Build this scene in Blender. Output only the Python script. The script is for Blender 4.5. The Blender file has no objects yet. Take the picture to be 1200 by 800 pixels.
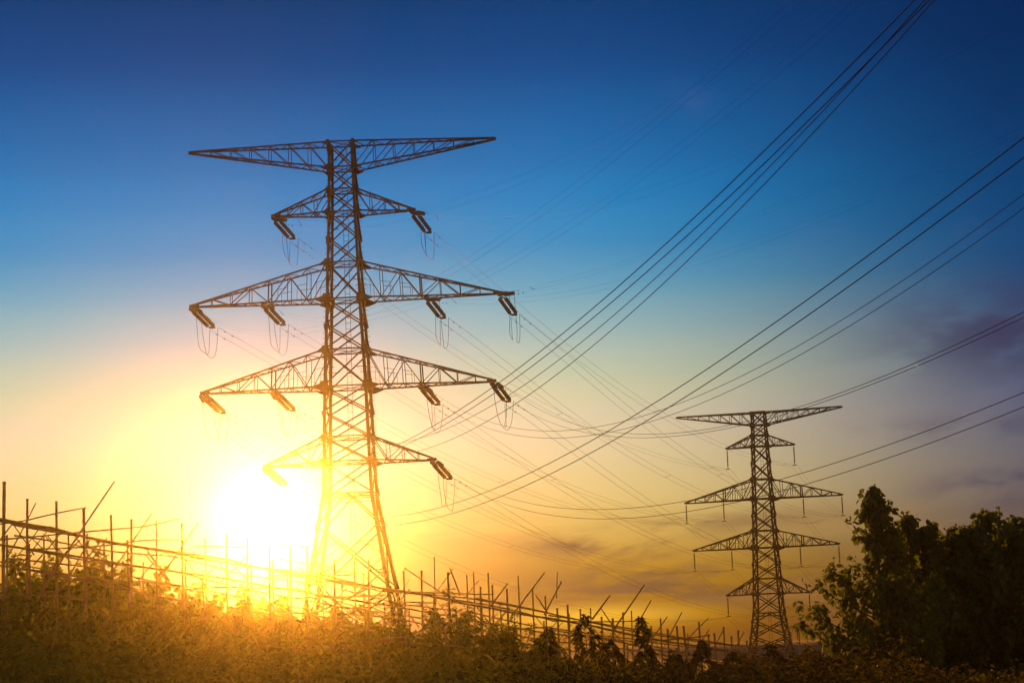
import bpy, math, random
import numpy as np
from mathutils import Vector, Matrix

random.seed(7)
RNG = np.random.default_rng(11)
SC = bpy.context.scene
COL = SC.collection

# ------------------------------------------------------------------ camera
FPX = 2400.0                      # focal length in photo pixels (1200 wide)
PITCH, ROLL = math.radians(8.3), 0.037
CAM = np.array([0.0, 0.0, 1.7])
FW = np.array([0, math.cos(PITCH), math.sin(PITCH)])
_r0 = np.array([1.0, 0, 0]); _u0 = np.array([0, -math.sin(PITCH), math.cos(PITCH)])
RT = math.cos(ROLL) * _r0 - math.sin(ROLL) * _u0
UP = math.cos(ROLL) * _u0 + math.sin(ROLL) * _r0
cd = bpy.data.cameras.new("camera"); cam = bpy.data.objects.new("camera", cd); COL.objects.link(cam)
cd.sensor_width = 36.0; cd.lens = 72.0; cd.clip_start = 0.1; cd.clip_end = 6000
cam.matrix_world = Matrix(((RT[0], UP[0], -FW[0], CAM[0]), (RT[1], UP[1], -FW[1], CAM[1]), (RT[2], UP[2], -FW[2], CAM[2]), (0, 0, 0, 1)))
SC.camera = cam

def ray(px, py):
    d = FW + RT * (px - 600) / FPX + UP * (400 - py) / FPX
    return d / np.linalg.norm(d)
def at(px, py, Y):
    d = ray(px, py)
    return CAM + d * (Y / d[1])

# ------------------------------------------------------------------ sun, sky, exposure
SUND = ray(314, 616)
SUN_AZ = math.atan2(SUND[0], SUND[1]); SUN_EL = math.asin(SUND[2])
sl = bpy.data.lights.new("sun", 'SUN'); sun = bpy.data.objects.new("sun", sl); COL.objects.link(sun)
sl.energy = 5.0; sl.angle = math.radians(0.5); sl.color = (1.0, 0.345, 0.026)
sun.rotation_euler = Vector(SUND).to_track_quat('Z', 'Y').to_euler()
HAZE_DENSITY = 0.00022
HAZE_G = 0.98

def lin(c):
    return tuple(((v / 255) / 12.92 if v / 255 <= .04045 else ((v / 255 + .055) / 1.055) ** 2.4) for v in c)

world = bpy.data.worlds.new("World"); SC.world = world; world.use_nodes = True
NT = world.node_tree; NT.nodes.clear()
def N(t, **kw):
    n = NT.nodes.new(t)
    for k, v in kw.items(): setattr(n, k, v)
    return n
def L(a, b): NT.links.new(a, b)
def M(op, a, b=None, c=None, clamp=False):
    n = N('ShaderNodeMath', operation=op, use_clamp=clamp)
    for i, v in enumerate((a, b, c)):
        if v is None: continue
        if isinstance(v, (int, float)): n.inputs[i].default_value = v
        else: L(v, n.inputs[i])
    return n.outputs[0]
def mapr(v, a, b, c=0., d=1., smooth=True):
    n = N('ShaderNodeMapRange', interpolation_type='SMOOTHSTEP' if smooth else 'LINEAR')
    L(v, n.inputs[0])
    for i, q in enumerate((a, b, c, d)): n.inputs[i + 1].default_value = q
    return n.outputs[0]
def ramp(v, stops):
    n = N('ShaderNodeValToRGB'); cr = n.color_ramp; cr.interpolation = 'CARDINAL'
    while len(cr.elements) < len(stops): cr.elements.new(0.5)
    for e, (p, c) in zip(cr.elements, stops): e.position = p; e.color = (*lin(c), 1)
    L(v, n.inputs[0]); return n.outputs[0]
def mixc(f, a, b, mode='MIX'):
    n = N('ShaderNodeMix', data_type='RGBA', blend_type=mode)
    if isinstance(f, (int, float)): n.inputs[0].default_value = f
    else: L(f, n.inputs[0])
    for i, v in ((6, a), (7, b)):
        if isinstance(v, tuple): n.inputs[i].default_value = (*v, 1)
        else: L(v, n.inputs[i])
    return n.outputs[2]

tc = N('ShaderNodeTexCoord'); sep = N('ShaderNodeSeparateXYZ'); L(tc.outputs['Generated'], sep.inputs[0])
dx, dy, dz = sep.outputs
az = M('ARCTAN2', dx, dy)
el = M('ARCSINE', dz)
daz = M('ABSOLUTE', M('SUBTRACT', az, SUN_AZ))
fz = M('DIVIDE', dz, 0.36, clamp=True)
Z = lambda y: max(0.0, (750 - y) / 2400 * .99 / 0.36)
near_sky = ramp(fz, [(0.0, (150, 92, 4)), (Z(700), (170, 118, 6)), (Z(650), (194, 152, 60)), (Z(600), (216, 188, 110)), (Z(550), (219, 200, 144)), (Z(500), (214, 203, 165)), (Z(450), (192, 200, 166)), (Z(400), (156, 186, 180)), (Z(350), (106, 167, 188)), (Z(300), (54, 145, 192)), (Z(250), (14, 132, 192)), (Z(200), (0, 115, 180)), (Z(100), (0, 82, 147)), (Z(10), (0, 60, 116)), (1.0, (2, 40, 82))])
far_sky = ramp(fz, [(0.0, (46, 32, 36)), (Z(700), (58, 41, 43)), (Z(650), (83, 68, 68)), (Z(600), (94, 87, 95)), (Z(550), (92, 93, 108)), (Z(500), (79, 86, 115)), (Z(450), (69, 86, 120)), (Z(400), (49, 72, 113)), (Z(350), (18, 67, 116)), (Z(300), (2, 64, 116)), (Z(200), (0, 54, 105)), (Z(100), (0, 43, 91)), (Z(10), (0, 38, 84)), (1.0, (2, 32, 72))])
side = mapr(daz, math.radians(7), math.radians(23))
sky = mixc(side, near_sky, far_sky)
anti = M('MULTIPLY', mapr(daz, math.radians(45), math.radians(110)), mapr(el, 0.9, 0.0))
sky = mixc(anti, sky, lin((205, 158, 92)))      # unseen warm glow opposite the sunset, added as fill for the foreground
# soft clouds, laid out by compass direction and height above the horizon
cv = N('ShaderNodeCombineXYZ'); L(M('MULTIPLY', az, 9.0), cv.inputs[0]); L(M('MULTIPLY', el, 42.0), cv.inputs[1])
nz = N('ShaderNodeTexNoise'); L(cv.outputs[0], nz.inputs['Vector']); nz.inputs['Scale'].default_value = 1.0; nz.inputs['Detail'].default_value = 6; nz.inputs['Roughness'].default_value = .6
nz.inputs['Distortion'].default_value = .4
cv2 = N('ShaderNodeCombineXYZ'); L(M('MULTIPLY', az, 24.0), cv2.inputs[0]); L(M('MULTIPLY', el, 60.0), cv2.inputs[1]); cv2.inputs[2].default_value = 4.2
nz2 = N('ShaderNodeTexNoise'); L(cv2.outputs[0], nz2.inputs['Vector']); nz2.inputs['Scale'].default_value = 1.0; nz2.inputs['Detail'].default_value = 6
def blob(px, py, wx, wy):
    d = ray(px, py); a0 = math.atan2(d[0], d[1]); e0 = math.asin(d[2])
    u = M('DIVIDE', M('SUBTRACT', az, a0), wx / 2400); v = M('DIVIDE', M('SUBTRACT', el, e0), wy / 2400)
    q = M('ADD', M('MULTIPLY', u, u), M('MULTIPLY', v, v))
    return M('POWER', 2.718, M('MULTIPLY', q, -1.0))
low = mapr(nz.outputs[0], .44, .60)
c1 = M('MULTIPLY', M('ADD', blob(770, 690, 190, 40), M('ADD', blob(690, 636, 90, 13), M('MULTIPLY', blob(860, 610, 130, 12), .6))), mapr(nz.outputs[0], .40, .54))
sky = mixc(M('MULTIPLY', c1, .85, clamp=True), sky, lin((90, 68, 56)))
c2 = M('MULTIPLY', M('ADD', blob(1185, 390, 130, 50), M('ADD', blob(1185, 568, 90, 17), M('MULTIPLY', blob(1130, 500, 120, 14), .5))), mapr(nz2.outputs[0], .32, .55))
sky = mixc(M('MULTIPLY', c2, .82, clamp=True), sky, lin((52, 52, 84)))
c3 = M('MULTIPLY', M('ADD', blob(1010, 268, 110, 22), blob(790, 115, 60, 30)), mapr(nz2.outputs[0], .45, .75))
sky = mixc(M('MULTIPLY', c3, .3, clamp=True), sky, lin((92, 110, 160)))
c4 = M('MULTIPLY', M('ADD', blob(1000, 660, 160, 60), blob(520, 620, 130, 40)), low)
sky = mixc(M('MULTIPLY', c4, .40, clamp=True), sky, lin((196, 142, 70)))
bright = M('MULTIPLY', blob(690, 722, 120, 13), .8, clamp=True)
sky = mixc(bright, sky, lin((250, 190, 50)))
sundot = N('ShaderNodeVectorMath', operation='DOT_PRODUCT'); nrm_ = N('ShaderNodeVectorMath', operation='NORMALIZE'); L(tc.outputs['Generated'], nrm_.inputs[0]); L(nrm_.outputs[0], sundot.inputs[0]); sundot.inputs[1].default_value = tuple(SUND)
ang = M('ARCCOSINE', M('MINIMUM', sundot.outputs['Value'], 1.0))
glow = M('ADD', M('MULTIPLY', M('POWER', 2.718, M('MULTIPLY', M('POWER', M('DIVIDE', ang, math.radians(.8)), 1.1), -1.0)), .35), M('MULTIPLY', M('POWER', 2.718, M('DIVIDE', ang, -math.radians(3.0))), .03))
gl = N('ShaderNodeVectorMath', operation='SCALE'); gl.inputs[0].default_value = (1.0, .90, .62); L(glow, gl.inputs['Scale'])
aur = M('POWER', 2.718, M('MULTIPLY', M('POWER', M('DIVIDE', ang, math.radians(4.0)), 2.0), -1.0))
sky = mixc(aur, sky, mixc(1.0, sky, (.60, .45, 1.0), 'MULTIPLY'))      # paler, less yellow air round the sun
sky = mixc(1.0, sky, gl.outputs[0], 'ADD')
gl2 = N('ShaderNodeVectorMath', operation='SCALE'); gl2.inputs[0].default_value = (.0, .0, .20); L(M('POWER', 2.718, M('MULTIPLY', M('POWER', M('DIVIDE', ang, math.radians(4.2)), 1.6), -1.0)), gl2.inputs['Scale'])
sky = mixc(1.0, sky, gl2.outputs[0], 'ADD')      # the whitish aureole round the low sun
nish = N('ShaderNodeTexSky', sky_type='NISHITA'); nish.sun_disc = False; nish.sun_elevation = SUN_EL; nish.sun_rotation = SUN_AZ; nish.air_density = 1.0; nish.dust_density = 1.0; nish.ozone_density = 2.0
b1 = N('ShaderNodeBackground'); L(nish.outputs[0], b1.inputs[0]); b1.inputs[1].default_value = 0.0002
b2 = N('ShaderNodeBackground'); L(sky, b2.inputs[0]); b2.inputs[1].default_value = 1.0
ad = N('ShaderNodeAddShader'); L(b1.outputs[0], ad.inputs[0]); L(b2.outputs[0], ad.inputs[1])
wo = N('ShaderNodeOutputWorld'); L(ad.outputs[0], wo.inputs[0])

SC.view_settings.view_transform = 'Standard'; SC.view_settings.look = 'None'
SC.view_settings.exposure = 0.0; SC.view_settings.gamma = 1.0; SC.view_settings.use_curve_mapping = False
SC.render.engine = 'CYCLES'
SC.cycles.use_denoising = True
SC.cycles.max_bounces = 6; SC.cycles.diffuse_bounces = 2; SC.cycles.glossy_bounces = 2; SC.cycles.transmission_bounces = 3; SC.cycles.volume_bounces = 0
SC.cycles.transparent_max_bounces = 8
SC.cycles.caustics_reflective = False; SC.cycles.caustics_refractive = False

# ------------------------------------------------------------------ materials
def mat(name):
    m = bpy.data.materials.new(name); m.use_nodes = True; nt = m.node_tree; nt.nodes.clear(); return m, nt
def node(nt, t, **kw):
    n = nt.nodes.new(t)
    for k, v in kw.items(): setattr(n, k, v)
    return n
def noise_col(nt, scale, stops, detail=5, coord='Object'):
    tcn = node(nt, 'ShaderNodeTexCoord'); nn = node(nt, 'ShaderNodeTexNoise'); nn.inputs['Scale'].default_value = scale; nn.inputs['Detail'].default_value = detail
    nt.links.new(tcn.outputs[coord], nn.inputs['Vector'])
    cr = node(nt, 'ShaderNodeValToRGB')
    while len(cr.color_ramp.elements) < len(stops): cr.color_ramp.elements.new(.5)
    for e, (p, c) in zip(cr.color_ramp.elements, stops): e.position = p; e.color = (*c, 1)
    nt.links.new(nn.outputs[0], cr.inputs[0]); return cr.outputs[0]
def principled(name, scale, stops, rough=.6, metal=0., coord='Object'):
    m, nt = mat(name)
    p = node(nt, 'ShaderNodeBsdfPrincipled'); p.inputs['Roughness'].default_value = rough; p.inputs['Metallic'].default_value = metal
    nt.links.new(noise_col(nt, scale, stops, coord=coord), p.inputs['Base Color'])
    o = node(nt, 'ShaderNodeOutputMaterial'); nt.links.new(p.outputs[0], o.inputs[0]); return m
def leafmat(name, dark, light, trans, tw=.45):
    m, nt = mat(name)
    g = node(nt, 'ShaderNodeNewGeometry')
    mx = node(nt, 'ShaderNodeMix', data_type='RGBA'); mx.inputs[6].default_value = (*dark, 1); mx.inputs[7].default_value = (*light, 1)
    nt.links.new(g.outputs['Random Per Island'], mx.inputs[0])
    d = node(nt, 'ShaderNodeBsdfPrincipled'); d.inputs['Roughness'].default_value = .75; d.inputs['Specular IOR Level'].default_value = .2; nt.links.new(mx.outputs[2], d.inputs['Base Color'])
    t = node(nt, 'ShaderNodeBsdfTranslucent')
    mt = node(nt, 'ShaderNodeMix', data_type='RGBA'); mt.inputs[6].default_value = (*[v * .55 for v in trans], 1); mt.inputs[7].default_value = (*trans, 1)
    nt.links.new(g.outputs['Random Per Island'], mt.inputs[0]); nt.links.new(mt.outputs[2], t.inputs[0])
    ms = node(nt, 'ShaderNodeMixShader'); ms.inputs[0].default_value = tw
    nt.links.new(d.outputs[0], ms.inputs[1]); nt.links.new(t.outputs[0], ms.inputs[2])
    o = node(nt, 'ShaderNodeOutputMaterial'); nt.links.new(ms.outputs[0], o.inputs[0]); return m
STEEL = principled('weathered_steel', 1.3, [(.3, (.022, .016, .014)), (.55, (.038, .03, .027)), (.75, (.03, .017, .012))], .75, .0)
GLASS = principled('brown_porcelain', 3.0, [(.3, (.035, .02, .014)), (.7, (.06, .032, .02))], .35)
CABLE = principled('aluminium_cable', 2.0, [(.3, (.07, .065, .06)), (.7, (.11, .10, .09))], .6, .3)
BAMBOO = principled('dry_bamboo', 2.2, [(.25, (.20, .12, .04)), (.5, (.38, .245, .085)), (.75, (.27, .17, .06))], .6)
BARK = principled('bark', 6.0, [(.3, (.05, .038, .025)), (.7, (.10, .075, .05))], .85)
STALK = principled('green_stalk', 5.0, [(.3, (.06, .07, .02)), (.7, (.12, .11, .04))], .7)
SOIL = principled('soil_and_grass', .35, [(.3, (.045, .04, .016)), (.5, (.07, .06, .025)), (.72, (.10, .075, .04))], .95)
LEAF_T = leafmat('poplar_leaf', (.036, .058, .014), (.075, .115, .026), (.18, .27, .03))
LEAF_S = leafmat('sapling_leaf', (.08, .085, .012), (.16, .165, .02), (.62, .74, .03), .55)
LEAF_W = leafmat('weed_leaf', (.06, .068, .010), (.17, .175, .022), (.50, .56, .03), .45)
LEAF_G = leafmat('grass_blade', (.10, .085, .02), (.24, .19, .035), (.62, .55, .04), .45)
LEAF_D = leafmat('drooping_and_shaded_leaf', (.018, .026, .007), (.036, .046, .012), (.12, .12, .02), .35)

# ------------------------------------------------------------------ object helpers
def thing(name, label, cat, loc=(0, 0, 0), group=None, rotz=0):
    o = bpy.data.objects.new(name, None); COL.objects.link(o); o.location = loc; o.rotation_euler = (0, 0, rotz); o.empty_display_size = .3
    o['label'] = label; o['category'] = cat
    if group: o['group'] = group
    return o
def tag(o, label, cat, group=None):
    o['label'] = label; o['category'] = cat
    if group: o['group'] = group
    return o
def mesh_obj(name, V, Fc, m, parent=None, smooth=False):
    me = bpy.data.meshes.new(name)
    me.from_pydata([tuple(map(float, v)) for v in V], [], [tuple(map(int, f)) for f in Fc]); me.update()
    if smooth: me.polygons.foreach_set('use_smooth', [True] * len(me.polygons))
    me.materials.append(m)
    o = bpy.data.objects.new(name, me); COL.objects.link(o)
    if parent: o.parent = parent
    return o
class MB:
    def __init__(s): s.V = []; s.F = []
    def add(s, V, Fc):
        b = len(s.V); s.V += [np.asarray(v, float) for v in V]; s.F += [tuple(i + b for i in f) for f in Fc]
    def bar(s, a, b, w, h=None):
        a = np.asarray(a, float); b = np.asarray(b, float); h = h or w
        d = b - a; n = np.linalg.norm(d)
        if n < 1e-6: return
        d /= n; up = np.array([0, 0, 1.]) if abs(d[2]) < .93 else np.array([0, 1., 0])
        x = np.cross(d, up); x /= np.linalg.norm(x); y = np.cross(x, d)
        q = [x * w / 2 + y * h / 2, -x * w / 2 + y * h / 2, -x * w / 2 - y * h / 2, x * w / 2 - y * h / 2]
        s.add([a + k for k in q] + [b + k for k in q], [(0, 1, 2, 3), (7, 6, 5, 4), (0, 4, 5, 1), (1, 5, 6, 2), (2, 6, 7, 3), (3, 7, 4, 0)])
    def angle(s, a, b, w, th, sx, sy):
        """steel angle section: two flanges at right angles"""
        a = np.asarray(a, float); b = np.asarray(b, float)
        ox = np.array([sx * w, 0, 0]); oy = np.array([0, sy * w, 0]); tx = np.array([sx * th, 0, 0]); ty = np.array([0, sy * th, 0])
        pr = [np.zeros(3), ox, ox + ty, tx + ty, tx + oy, oy]
        s.add([a + k for k in pr] + [b + k for k in pr], [(i, (i + 1) % 6, (i + 1) % 6 + 6, i + 6) for i in range(6)] + [(5, 4, 3, 2, 1, 0), (6, 7, 8, 9, 10, 11)])
    def tube(s, pts, rad, n=6, caps=True):
        pts = np.asarray(pts, float); k = len(pts)
        rad = np.full(k, rad) if np.isscalar(rad) else np.asarray(rad, float)
        t = np.gradient(pts, axis=0); t /= np.linalg.norm(t, axis=1)[:, None] + 1e-12
        ref = np.array([0, 0, 1.]) if abs(t[0][2]) < .9 else np.array([0, 1., 0])
        x = np.cross(t, ref); x /= np.linalg.norm(x, axis=1)[:, None] + 1e-12; y = np.cross(x, t)
        an = np.arange(n) * 2 * math.pi / n
        V = pts[:, None] + rad[:, None, None] * (x[:, None] * np.cos(an)[None, :, None] + y[:, None] * np.sin(an)[None, :, None])
        Fc = [(i * n + j, i * n + (j + 1) % n, (i + 1) * n + (j + 1) % n, (i + 1) * n + j) for i in range(k - 1) for j in range(n)]
        if caps: Fc += [tuple(range(n))[::-1], tuple((k - 1) * n + j for j in range(n))]
        s.add(V.reshape(-1, 3), Fc)
    def plate(s, poly, nrm, th):
        poly = [np.asarray(p, float) for p in poly]; n = len(poly); nrm = np.asarray(nrm, float) * th / 2
        s.add([p + nrm for p in poly] + [p - nrm for p in poly], [tuple(range(n)), tuple(range(2 * n - 1, n - 1, -1))] + [(i, i + n, (i + 1) % n + n, (i + 1) % n) for i in range(n)])
    def build(s, name, m, parent=None, smooth=False): return mesh_obj(name, s.V, s.F, m, parent, smooth)
def leaves_obj(name, P, D, L_, W, m, parent=None, droop=.25, rng=RNG):
    """many single leaves as real folded blades: base, two sides, tip"""
    n = len(P); D = D / (np.linalg.norm(D, axis=1)[:, None] + 1e-9)
    R = rng.normal(size=(n, 3)); S = np.cross(D, R); S /= np.linalg.norm(S, axis=1)[:, None] + 1e-9; Nn = np.cross(S, D)
    L_ = np.broadcast_to(L_, n)[:, None]; W = np.broadcast_to(W, n)[:, None]
    a = P; m1 = P + D * L_ * .38; t = P + D * L_ - np.array([0, 0, 1.]) * L_ * droop
    s1 = m1 + S * W / 2 + Nn * W * .14; s2 = m1 - S * W / 2 + Nn * W * .14
    m2 = P + D * L_ * .72 - np.array([0, 0, 1.]) * L_ * droop * .5
    s3 = m2 + S * W * .36 + Nn * W * .1; s4 = m2 - S * W * .36 + Nn * W * .1
    V = np.stack([a, s1, s3, t, s4, s2], 1).reshape(-1, 3).astype(np.float32)
    base = (np.arange(n) * 6)[:, None]
    quads = np.concatenate([base + np.array([[0, 1, 2, 3]]), base + np.array([[0, 3, 4, 5]])], 1).reshape(-1, 4)
    me = bpy.data.meshes.new(name); nf = len(quads)
    me.vertices.add(len(V)); me.vertices.foreach_set('co', V.ravel())
    me.loops.add(nf * 4); me.loops.foreach_set('vertex_index', quads.ravel().astype(np.int32))
    me.polygons.add(nf); me.polygons.foreach_set('loop_start', (np.arange(nf) * 4).astype(np.int32))
    me.update(calc_edges=True); me.materials.append(m)
    o = bpy.data.objects.new(name, me); COL.objects.link(o)
    if parent: o.parent = parent
    return o

# ------------------------------------------------------------------ ground
TS = 0.56      # size of the power line
FS = 1.40       # size of the near slope with its trellises and plants
def gz(x, y):
    x = np.asarray(x, float); y = np.asarray(y, float)
    s = .55 - .066 * x
    s = 2.3 - np.log1p(np.exp((2.3 - s) * 2)) / 2
    s = -1.6 + np.log1p(np.exp((s + 1.6) * 2)) / 2
    return s + .07 * np.sin(x * .9 + y * .35) * np.cos(y * .5 - x * .2)
gx = np.unique(np.concatenate([np.linspace(-60, 60, 101), np.linspace(-180, 180, 49)])); gy = np.unique(np.concatenate([np.linspace(-30, 150, 121), np.linspace(-60, 255, 60)]))
XX, YY = np.meshgrid(gx, gy); ZZ = 1.7 + (gz(XX / FS, YY / FS) - 1.7) * FS
ridge = np.clip((YY - 195) / 45, 0, 1); ridge = ridge * ridge * (3 - 2 * ridge)        # a low rise closes the view behind the far pylon
ZZ = ZZ + (.35 + .3 * np.sin(XX * .021) + .12 * np.sin(XX * .13) - ZZ) * ridge
nx = len(gx)
mesh_obj('ground', np.stack([XX.ravel(), YY.ravel(), ZZ.ravel()], 1), [(j * nx + i, j * nx + i + 1, (j + 1) * nx + i + 1, (j + 1) * nx + i) for j in range(len(gy) - 1) for i in range(nx - 1)], SOIL, smooth=True)['kind'] = 'structure'

# ------------------------------------------------------------------ haze: the evening air
hb = MB()
x0, x1, y0, y1, z0, z1 = -183, 183, -62, 258, -4.8, 27.5
hb.add([(x0, y0, z0), (x1, y0, z0), (x1, y1, z0), (x0, y1, z0), (x0, y0, z1), (x1, y0, z1), (x1, y1, z1), (x0, y1, z1)], [(3, 2, 1, 0), (4, 5, 6, 7), (0, 1, 5, 4), (1, 2, 6, 5), (2, 3, 7, 6), (3, 0, 4, 7)])
hm, hnt = mat('evening_haze')
pv = node(hnt, 'ShaderNodeVolumePrincipled'); pv.inputs['Color'].default_value = (.97, .95, .92, 1); pv.inputs['Density'].default_value = HAZE_DENSITY; pv.inputs['Anisotropy'].default_value = HAZE_G
ho = node(hnt, 'ShaderNodeOutputMaterial'); hnt.links.new(pv.outputs[0], ho.inputs['Volume'])
hb.build('haze', hm)['kind'] = 'stuff'

# ------------------------------------------------------------------ lattice pylons
def wprof(tab):
    zs = [t[0] for t in tab][::-1]; ws = [t[1] for t in tab][::-1]
    return lambda z: float(np.interp(z, zs, ws))

def pylon(name, label, x, y, rot, tab, arms, panels, ring, base, legw, brw):
    """tab: (height, body width); arms: (z bottom, z top, half length, z tip, inner hang or None, segments)"""
    root = thing(name, label, 'pylon', (x * TS, y * TS, 1.7 * (1 - TS)), 'lattice pylons of the power line', -rot); root.scale = (TS, TS, TS)
    w = wprof(tab); top = tab[0][0]
    c = lambda sx, sy, z: np.array([sx * w(z) / 2, sy * w(z) / 2, z])
    lv = sorted(set([t[0] for t in tab] + [base]))
    for sx in (-1, 1):
        for sy in (-1, 1):
            m = MB()
            for a, b in zip(lv[:-1], lv[1:]):
                lw = legw * (1.12 if b <= ring + .1 else 1.0 if b < top * .75 else .85)
                m.angle(c(sx, sy, a), c(sx, sy, b + .02), lw, lw * .22, -sx, -sy)
            # bolted splice packs and step bolts
            z = base + 1.2
            while z < top - .5:
                p = c(sx, sy, z)
                m.bar(p + np.array([sx * .02, -sy * .05, 0]), p + np.array([sx * .17, -sy * .05, 0]), .03)
                z += .45
            z = base + 5.5
            while z < top - 3:
                m.bar(c(sx, sy, z) - np.array([sx, sy, 0]) * legw * .30, c(sx, sy, z + .8) - np.array([sx, sy, 0]) * legw * .30, legw * .75)
                z += 6.2
            lg = m.build('leg', STEEL, root)
            f = MB(); p = c(sx, sy, base); f.bar(p - np.array([0, 0, 1.6]), p + np.array([0, 0, .15]), .8); f.build('footing', SOIL, lg)
    # four braced faces
    for ax, s in ((0, -1), (0, 1), (1, -1), (1, 1)):
        cc = (lambda t, z: c(t, s, z)) if ax == 0 else (lambda t, z: c(s, t, z))
        off = (np.array([0, -s * .03, 0]) if ax == 0 else np.array([-s * .03, 0, 0]))
        m = MB()
        for (a, b) in panels:
            m.bar(cc(-1, a) + off, cc(1, b) + off, brw); m.bar(cc(1, a) - off * 2.2, cc(-1, b) - off * 2.2, brw)
            zm = (a + b) / 2; mid = (cc(-1, zm) + cc(1, zm)) / 2
            if b - a > 2.2:      # secondary hangers
                for t in (-1, 1):
                    q = (cc(t, zm) * .5 + mid * .5)
                    m.bar(cc(t, zm), (cc(t, a) + cc(-t, b)) * .5 * .5 + cc(t, a) * .5 if False else q * .98 + mid * .02, brw * .45)
            m.plate([mid + np.array([dx_ * .16 if ax == 0 else 0, 0 if ax == 0 else dx_ * .16, dz_ * .16]) for dx_, dz_ in ((-1, 0), (0, -1), (1, 0), (0, 1))], off / .03, .03)
        for zz in sorted(set([q for a_ in arms for q in a_[:2]] + [ring, top])):
            m.bar(cc(-1, zz), cc(1, zz), brw * .95)
        # spread legs under the waist: inverted V, then two big X panels
        mid = (cc(-1, ring) + cc(1, ring)) / 2
        h1 = ring - (ring - base) * .20; h2 = ring - (ring - base) * .60
        m.bar(mid, cc(-1, h1), brw); m.bar(mid, cc(1, h1), brw)
        m.bar(cc(-1, ring - .45), cc(1, ring - .45), brw * .7)
        for a, b in ((h2, h1), (base + .3, h2)):
            m.bar(cc(-1, a) + off, cc(1, b) + off, brw); m.bar(cc(1, a) - off * 2.2, cc(-1, b) - off * 2.2, brw)
            zm = (a + b) / 2; xm = (cc(-1, zm) + cc(1, zm)) / 2
            for t in (-1, 1):
                for fz_ in (.27, .73):
                    zq = a + (b - a) * fz_
                    q = cc(t, a) + (cc(-t, b) - cc(t, a)) * .27 if fz_ < .5 else cc(t, b) + (cc(-t, a) - cc(t, b)) * .27
                    m.bar(cc(t, zq), q, brw * .5)
                    m.bar(cc(t, zm), q, brw * .45)
        m.build('face_bracing', STEEL, root)
    # plan bracing and climbing ladder
    for zz in sorted(set([q for a_ in arms for q in a_[:2]] + [ring])):
        m = MB(); m.bar(c(-1, -1, zz) * [1, 1, 1], c(1, 1, zz), brw * .55); m.bar(c(1, -1, zz) - [0, 0, .06], c(-1, 1, zz) - [0, 0, .06], brw * .55)
        m.build('plan_bracing', STEEL, root)
    m = MB()
    lx = .22
    lvl = [base + .5] + [q for q in lv if q > base + .6]
    for t in (-.2, .2):
        m.bar((lx + t, -w(ring) * .18, base + .5), (lx + t, -.25, top - .4), .035)
    z = base + .8
    while z < top - .5:
        k = (z - base - .5) / (top - .4 - base - .5); yy = -w(ring) * .18 * (1 - k) - .25 * k
        m.bar((lx - .2, yy, z), (lx + .2, yy, z), .025); z += .5
    m.build('ladder', STEEL, root)
    tips = {}
    for ai, (zb, zt, hl, ztip, inner, seg) in enumerate(arms):
        for sx in (-1, 1):
            m = MB(); cw = brw * 1.05; bw = brw * .55
            def ch(f, sy, topc):
                z0_ = zt if topc else zb
                p0 = np.array([sx * w(z0_) / 2, sy * w(z0_) / 2, z0_]); p1 = np.array([sx * hl, sy * .09, ztip + (.16 if topc else 0)])
                return p0 + (p1 - p0) * f
            for sy in (-1, 1):
                m.bar(ch(0, sy, 0), ch(1, sy, 0), cw); m.bar(ch(0, sy, 1), ch(1, sy, 1), cw)
                for i in range(1, seg):
                    f = i / seg
                    hv = brw * (.95 if inner and abs(f * (hl - w(zb) / 2) + w(zb) / 2 - inner) < (hl / seg) * .5 else .5)
                    m.bar(ch(f, sy, 0), ch(f, sy, 1), hv)
                for i in range(seg - 1):
                    f0, f1 = i / seg, (i + 1) / seg
                    if ai == 0 or i % 2: m.bar(ch(f0, sy, 0), ch(f1, sy, 1), bw)
                    else: m.bar(ch(f0, sy, 1), ch(f1, sy, 0), bw * 1.15)
                    if ai in (2, 3) and i < 3:      # light redundant members of the deep panels
                        fm = (f0 + f1) / 2
                        m.bar(ch(fm, sy, 0), ch(fm, sy, 1) * .5 + ch(fm, sy, 0) * .5, bw * .5)
                        m.bar(ch(f0, sy, 0) * .5 + ch(f0, sy, 1) * .5, ch(fm, sy, 0) * .5 + ch(fm, sy, 1) * .5, bw * .5)
            n2 = seg * 2
            for i in range(n2 - 1):
                s_ = 1 if i % 2 else -1
                for tp in (0, 1):
                    m.bar(ch(i / n2, s_, tp), ch((i + 1) / n2, -s_, tp), bw)
                    if i % 2 == 0 and i: m.bar(ch(i / n2, -1, tp), ch(i / n2, 1, tp), bw)
            # gusset plates where the arm meets the legs
            k = (1.0 if hl > 8 and ai > 0 else .62) * (.62 if legw < .25 else 1.0)
            for sy in (-1, 1):
                for zz, g in ((zb, 1.0), (zt, .72)):
                    p = c(sx, sy, zz) + np.array([0, sy * .03, 0]); g *= k
                    poly = [(-.42, .05), (-.30, .42), (.18, .46), (.32, .22), (.95, .02 - (.28 if zz == zt else 0)), (.95, -.10 - (.28 if zz == zt else 0)), (.30, -.34), (-.28, -.42)]
                    m.plate([p + np.array([sx * a_ * g, 0, b_ * g]) for a_, b_ in poly], (0, 1, 0), .05)
            # tip shackle plate
            t = np.array([sx * hl, 0, ztip])
            m.bar(t + [-sx * .55, 0, .06], t + [sx * .25, 0, .08], .30, .24)
            if inner: m.bar([sx * inner, -w(zb) * .33, zb - .02], [sx * inner, w(zb) * .33, zb - .02], .26, .2)
            m.build('crossarm', STEEL, root)
            key = str(ai + 1) + ('L' if sx < 0 else 'R')
            if ai:
                tips[key + ('O' if inner else '')] = t + [0, 0, -.1]
                if inner: tips[key + 'I'] = np.array([sx * inner, 0, zb - .12])
    return root, tips

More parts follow.
